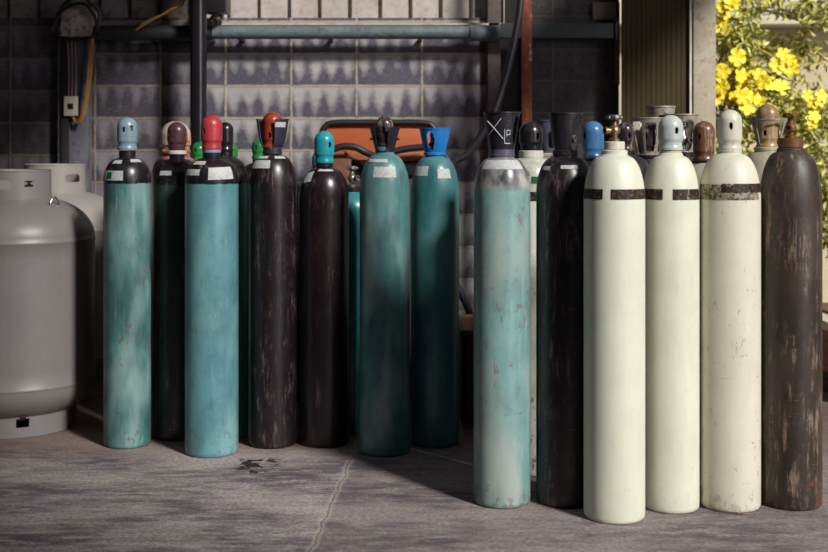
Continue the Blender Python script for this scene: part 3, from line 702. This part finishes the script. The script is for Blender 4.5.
# ---------------------------------------------------------------- sliding door panel, post, outdoors
t = NT('shade_olive_sheet'); n = t.noise(5, t.coord((1, 1, .2)), 4, .6)  # olive darkened so the sunlit door panel looks shaded
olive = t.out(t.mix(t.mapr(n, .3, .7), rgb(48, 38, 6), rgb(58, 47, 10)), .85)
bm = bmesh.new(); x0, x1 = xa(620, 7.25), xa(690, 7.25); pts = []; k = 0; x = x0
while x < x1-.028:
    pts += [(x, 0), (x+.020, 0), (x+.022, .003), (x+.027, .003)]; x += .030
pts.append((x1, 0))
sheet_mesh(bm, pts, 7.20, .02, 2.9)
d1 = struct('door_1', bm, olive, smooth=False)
bm = bmesh.new(); box(bm, xa(689, 7.2), xa(691, 7.2), 7.18, 7.22, .02, 2.9); obj('door_edge', bm, simple('painted_lit_edge', rgb(214, 206, 186), .4), d1)  # pale colour paints the light caught along the door's edge
bm = bmesh.new(); box(bm, xa(690, 7.35), xa(695, 7.35), 7.35, 7.5, 0, 2.9); struct('trim_3', bm, M['dark'], smooth=False)
bm = bmesh.new(); box(bm, xa(693.5, 7.24), xa(716, 7.24), 7.24, 7.42, 0, 3.0, .006)
struct('trim_4', bm, simple('weathered_post', rgb(176, 166, 146), .8, var=.25, scale=8, bump=.4, dirt=rgb(136, 116, 92)))
pale = simple('pale_render_wall', rgb(224, 216, 190), .85, var=.15, scale=3)
bm = bmesh.new(); box(bm, 1.0, 7, 10.6, 10.8, 0, 3.4); struct('wall_outside', bm, simple('grey_pink_render', rgb(204, 192, 160), .85, var=.2, scale=4), smooth=False)
bm = bmesh.new(); box(bm, 1.0, 7, 10.3, 10.62, za(24, 10.3), 3.4, .01); struct('trim_5', bm, pale)
# planter
t = thing('brick_planter', 'low brick planter with pale coping at the far right edge', 'planter', (3.2, 7.35, 0))
def brick_mat():
    t = NT('pink_brick'); b = t.n('ShaderNodeTexBrick'); t.link(t.coord(rot=(R(90), 0, 0)), b.inputs['Vector'])
    b.inputs['Color1'].default_value = rgb(170, 112, 92); b.inputs['Color2'].default_value = rgb(150, 96, 80); b.inputs['Mortar'].default_value = rgb(120, 96, 82)
    b.inputs['Scale'].default_value = 1; b.inputs['Brick Width'].default_value = .22; b.inputs['Row Height'].default_value = .07; b.inputs['Mortar Size'].default_value = .008
    return t.out(b.outputs[0], .85)
bm = bmesh.new(); box(bm, -.8, 1.6, -.75, .4, .0, .345); obj('brick_body', bm, brick_mat(), t, smooth=False)
bm = bmesh.new(); box(bm, -.82, 1.62, -.78, .43, .345, .40, .008); obj('coping', bm, pale, t)
bm = bmesh.new(); box(bm, -.84, 1.64, -.82, .45, .0, .10, .004); obj('plinth', bm, simple('dark_plinth', rgb(52, 46, 44), .8), t)
bm = bmesh.new(); box(bm, -.7, 1.5, -.66, .3, .36, .415); obj('soil', bm, simple('brown_soil', rgb(120, 92, 60), .95, var=.4, scale=30, bump=.8), t)

leaf_m = NT('sunlit_leaf'); lv = leaf_m.noise(9, leaf_m.coord(), 3, .6)
lc = leaf_m.mix(leaf_m.mapr(lv, .35, .65), rgb(128, 134, 46), rgb(214, 206, 112)); leaf_m.b.inputs['Subsurface Weight'].default_value = 0
leaf_m = leaf_m.out(lc, .45)
leaf_d = simple('olive_leaf', rgb(104, 104, 34), .45, var=.4, scale=7, bump=0)
petal_m = simple('yellow_petal', rgb(250, 226, 44), .5, var=.12, scale=20, bump=0)
bark = simple('pale_bark', rgb(170, 148, 84), .8, var=.3)
def leaf(bm, c, d, up, L, w):
    d = d.normalized(); s = d.cross(up).normalized(); u = s.cross(d).normalized()
    f = [(0, 0, 0), (.3, .9, .10), (.65, .8, .08), (1, 0, -.12), (.65, -.8, .08), (.3, -.9, .10), (.33, 0, 0), (.66, 0, -.03)]
    v = [bm.verts.new(c+d*(a*L)+s*(b*w*.5)+u*(h*L)) for a, b, h in f]
    bm.faces.new((v[0], v[6], v[1])); bm.faces.new((v[0], v[5], v[6])); bm.faces.new((v[6], v[7], v[2], v[1])); bm.faces.new((v[5], v[4], v[7], v[6])); bm.faces.new((v[7], v[3], v[2])); bm.faces.new((v[4], v[3], v[7]))
def rvec(): 
    while 1:
        v = Vector((random.uniform(-1, 1), random.uniform(-1, 1), random.uniform(-1, 1)))
        if .1 < v.length < 1: return v.normalized()
def blossom(parent, c, R0, face):
    bm = bmesh.new(); face = face.normalized(); s = face.orthogonal().normalized(); t = face.cross(s); ph = random.random()*6
    for k in range(5):
        a = ph+2*pi*k/5; d = (s*cos(a)+t*sin(a)); e = face.cross(d)
        pts = [(0, 0, 0), (.35, .26, .16), (.75, .46, .22), (1.0, .18, .10), (1.0, -.22, .14), (.72, -.40, .26), (.35, -.24, .16)]
        vs = [bm.verts.new(c+(d*a_+e*b_+face*h_)*R0) for a_, b_, h_ in pts]; m_ = bm.verts.new(c+(d*.65+face*.12)*R0)
        for i in range(len(vs)): bm.faces.new((vs[i], vs[(i+1) % len(vs)], m_))
    lathe(bm, [(.0, -.5*R0), (.08*R0, -.45*R0), (.2*R0, .05*R0), (.02*R0, .1*R0)], 8, c=c, axis=face)
    return obj('blossom', bm, petal_m, parent)
def shrub(name, label, cat, loc, clumps, nleaf, lm, stems, flowers, Lr=(.05, .09)):
    root = thing(name, label, cat, loc); o = Vector(loc)
    bm = bmesh.new()
    for (c, rad, w) in clumps:
        for _ in range(int(nleaf*w)):
            d = rvec()*(random.random()**.45); q = Vector(c)+Vector((d.x*rad[0], d.y*rad[1], d.z*rad[2]))-o
            dd = rvec()+Vector((0, -.3, -.35)); L = random.uniform(*Lr)
            leaf(bm, q, dd, rvec(), L, L*.42)
    obj('foliage', bm, lm, root, smooth=False)
    bm = bmesh.new()
    for st in stems: tube(bm, [Vector(p_)-o for p_ in st], lambda t: .022*(1-.75*t), 8, 6)
    obj('stems', bm, bark, root)
    for c, R0 in flowers:
        blossom(root, Vector(c)-o, R0, Vector((random.uniform(-.5, .4), -1, random.uniform(-.1, .7))))
    return root
YS = 8.3
fl = []
random.seed(11)
for _ in range(30): fl.append((at(random.gauss(739, 13), random.gauss(88, 13), YS-.25+random.uniform(-.1, .15)), random.uniform(.045, .065)))
for _ in range(10): fl.append((at(random.uniform(715, 728), random.uniform(10, 80), YS-.1), random.uniform(.04, .055)))
for _ in range(7): fl.append((at(random.uniform(716, 738), random.uniform(-8, 6), YS-.2), random.uniform(.05, .06)))
for _ in range(6): fl.append((at(random.gauss(780, 6), random.gauss(70, 8), YS-.1), random.uniform(.045, .055)))
for _ in range(7): fl.append((at(random.uniform(800, 828), random.uniform(95, 130), YS-.1), random.uniform(.04, .05)))
cl = [(at(735, 40, YS), (.18, .22, .35), 1.0), (at(745, 95, YS), (.30, .2, .28), 1.5), (at(735, 160, YS), (.35, .25, .4), 1.2), (at(715, 230, YS), (.4, .3, .5), 1.0)]
base = Vector((2.35, YS+.1, 0))
stems = [[base, base+Vector((.0, 0, .6)), at(735, 150, YS), at(738, 80, YS), at(728, 20, YS)], [base, base+Vector((.1, 0, .6)), at(760, 150, YS), at(770, 100, YS), at(782, 60, YS)]]
shrub('flowering_shrub', 'sunlit shrub with big yellow blossoms growing beside the pale post', 'shrub', tuple(base), cl, 520, leaf_m, stems, fl)
YT = 9.15
base = Vector((2.98, YT+.25, 0))
cl = [(at(800, 60, YT+.2), (.30, .2, .22), .4), (at(800, 110, YT+.2), (.42, .2, .22), 1.3), (at(812, 150, YT+.1), (.35, .2, .3), 1.3), (at(828, 215, YT-.1), (.22, .2, .30), 1.0), (at(770, 45, YT+.2), (.3, .15, .12), .45), (at(775, 4, YT), (.38, .15, .12), .45), (at(815, 12, YT), (.2, .15, .14), .35), (at(822, 190, YT), (.3, .2, .2), .7)]
stems = [[base, base+Vector((.0, 0, .7)), at(790, 110, YT+.15), at(795, 75, YT+.15), at(801, 40, YT+.15), at(805, -20, YT+.1)],
         [at(801, 40, YT+.15), at(815, 22, YT+.1), at(835, 8, YT)], [at(803, 20, YT+.15), at(780, 14, YT+.1), at(755, 8, YT)], [at(798, 60, YT+.15), at(812, 50, YT+.1), at(828, 62, YT)], [at(792, 95, YT+.15), at(775, 60, YT+.1), at(750, 45, YT)]]
shrub('slender_tree', 'slender young tree with drooping olive leaves at the right edge', 'tree', tuple(base), cl, 420, leaf_m, stems, [], (.05, .10))

# fallen leaf
bm = bmesh.new(); q = at(736, 513.5, 4.615); leaf(bm, Vector((q.x, 4.60, .004)), Vector((1, .3, 0)), Vector((0, 0, 1)), .03, .018)
bmesh.ops.solidify(bm, geom=bm.faces[:], thickness=.001)
tag(obj('fallen_leaf', bm, simple('orange_leaf', rgb(190, 120, 30), .7)), 'small orange leaf on the floor below the smudged-band cylinder', 'leaf')

# ---------------------------------------------------------------- floor
def floor_mat():
    t = NT('worn_concrete_floor'); x, y, z = t.xyz()
    v1 = t.coord((1, 2.6, 1)); v2 = t.coord((1, 3.5, 1), (4, 7, 0)); v3 = t.coord()
    n1 = t.noise(1.3, v1, 6, .62); n2 = t.noise(6, v2, 7, .72); n3 = t.noise(60, v3, 5, .75)
    c = t.mix(t.mapr(n1, .36, .60), rgb(100, 92, 100), rgb(170, 160, 157))
    c = t.mix(t.mapr(n2, .50, .66, 0, .8), c, rgb(192, 182, 176))
    c = t.mix(t.mapr(t.math('ADD', n2, t.math('MULTIPLY', n1, .5)), .54, .74, .85, 0), c, rgb(62, 54, 66))
    c = t.mix(t.mapr(n3, .44, .62, 0, .6), c, rgb(58, 50, 58))
    c = t.mix(t.mapr(t.noise(170, v3, 3, .7), .56, .66, 0, .6), c, rgb(205, 197, 192))
    # brown grime towards the back wall
    br = t.mapr(t.math('ADD', y, t.math('MULTIPLY', n2, 1.2)), 5.95, 6.4, 0, .75)
    c = t.mix(br, c, rgb(112, 90, 76))
    # slab joint running away from the camera
    jx = t.math('SUBTRACT', x, t.math('ADD', -.626, t.math('MULTIPLY', y, .0629)))
    jx = t.math('ADD', jx, t.math('MULTIPLY', t.math('SUBTRACT', t.noise(9, v3, 4, .6), .5), .05))
    side = t.mapr(jx, -.01, .01); c = t.mix(t.math('MULTIPLY', side, .34), c, rgb(86, 76, 76))
    ja = t.math('ABSOLUTE', jx)
    c = t.mix(t.mapr(ja, .008, .022, .35, 0), c, rgb(190, 180, 170)); c = t.mix(t.mapr(ja, .001, .004, .7, 0), c, rgb(60, 52, 52))
    # dark wet spill
    sx = t.math('SUBTRACT', x, -.695); sy = t.math('SUBTRACT', y, 5.33)
    d = t.math('SQRT', t.math('ADD', t.math('MULTIPLY', sx, sx), t.math('MULTIPLY', t.math('MULTIPLY', sy, sy), .35)))
    sp = t.mapr(t.math('SUBTRACT', t.math('ADD', d, .0), t.math('MULTIPLY', t.math('SUBTRACT', t.noise(11, v3, 4, .7), .42), .55)), .0, .012, 1, 0)
    sp = t.math('MULTIPLY', sp, t.mapr(d, .10, .13, 1, 0))
    c = t.mix(t.math('MULTIPLY', sp, .9), c, rgb(34, 26, 26))
    t.bump(t.math('ADD', t.math('MULTIPLY', n3, .5), n2), .35, .006)
    return t.out(c, t.mapr(sp, 0, 1, .78, .35), 0, .35)
bm = bmesh.new(); bmesh.ops.create_grid(bm, x_segments=1, y_segments=1, size=1)
for v in bm.verts: v.co = Vector((v.co.x*9, 4+v.co.y*9, 0))
struct('floor', bm, floor_mat(), smooth=False)

# ---------------------------------------------------------------- unseen roof pieces, side and front walls added to block and shape the daylight
shed = simple('blocker_sheet', rgb(96, 90, 86), .8, var=.3, scale=3)
def slab(name, x0, x1, y0, y1, z0, z1):
    bm = bmesh.new(); box(bm, x0, x1, y0, y1, z0, z1); struct(name, bm, shed, smooth=False)
slab('ceiling_blocker', -3.6, ROOF_BLOCKER[0], ROOF_BLOCKER[2], 7.6, 3.2, 3.25)
slab('ceiling_blocker_right', ROOF_BLOCKER[1], ROOF_BLOCKER[1]+1.0, ROOF_BLOCKER[2], 7.6, 3.2, 3.25)  # added out of view; the gap between the pieces lights the wall's middle
slab('wall_left_blocker', -3.6, -3.4, -3.2, 7.6, 0, 3.3)
slab('wall_front_blocker', -3.6, BLOCKER_EDGE, -3.2, -3.0, 0, 9)  # added out of view, its edge set to shade the left side
# ---------------------------------------------------------------- light
w = bpy.data.worlds.new('daylight'); scene.world = w; w.use_nodes = True
bg = w.node_tree.nodes['Background']; bg.inputs[0].default_value = (.88, .86, .95, 1); bg.inputs[1].default_value = .21
# hazy bright horizon under the sun, dimmer sky elsewhere
wt = w.node_tree; geo = wt.nodes.new('ShaderNodeTexCoord'); sep = wt.nodes.new('ShaderNodeSeparateXYZ'); wt.links.new(geo.outputs['Generated'], sep.inputs[0])
def wm(op, a, b=0., clamp=False):
    o = wt.nodes.new('ShaderNodeMath'); o.operation = op; o.use_clamp = clamp
    for i, v in enumerate((a, b)):
        if isinstance(v, (int, float)): o.inputs[i].default_value = v
        else: wt.links.new(v, o.inputs[i])
    return o.outputs[0]
az = wm('ADD', wm('MULTIPLY', sep.outputs[0], .64), wm('MULTIPLY', sep.outputs[1], -.77))
hor = wm('POWER', wm('MAXIMUM', az, 0.), 90.)
up = wm('MULTIPLY', wm('ADD', sep.outputs[2], .02), 12., True)
glow = wm('MULTIPLY', wm('MULTIPLY', hor, wm('MULTIPLY', up, wm('MULTIPLY', wm('SUBTRACT', .5, sep.outputs[2]), 8., True))), 13.0)
wt.links.new(wm('ADD', glow, .18), bg.inputs[1])
sd = bpy.data.lights.new('sun', 'SUN'); sd.energy = 4.5; sd.angle = R(8); sd.color = (1, .955, .90)
so = bpy.data.objects.new('sun', sd); COL.objects.link(so)
dirv = Vector((.64, -.77, 0)).normalized()*cos(R(33))+Vector((0, 0, sin(R(33))))
so.rotation_euler = dirv.to_track_quat('Z', 'Y').to_euler()

# ---------------------------------------------------------------- camera
cd = bpy.data.cameras.new('camera'); cd.sensor_width = 36; cd.lens = F/828*36; cd.shift_y = -(276-HY)/828; cd.clip_end = 100
cd.dof.use_dof = True; cd.dof.focus_distance = 5.1; cd.dof.aperture_fstop = 2.6
co = bpy.data.objects.new('camera', cd); COL.objects.link(co); co.location = (0, 0, H); co.rotation_euler = (R(90), 0, 0)
scene.camera = co
scene.view_settings.view_transform = 'Standard'; scene.view_settings.look = 'None'; scene.view_settings.gamma = 1
scene.view_settings.use_curve_mapping = False; scene.view_settings.exposure = .1
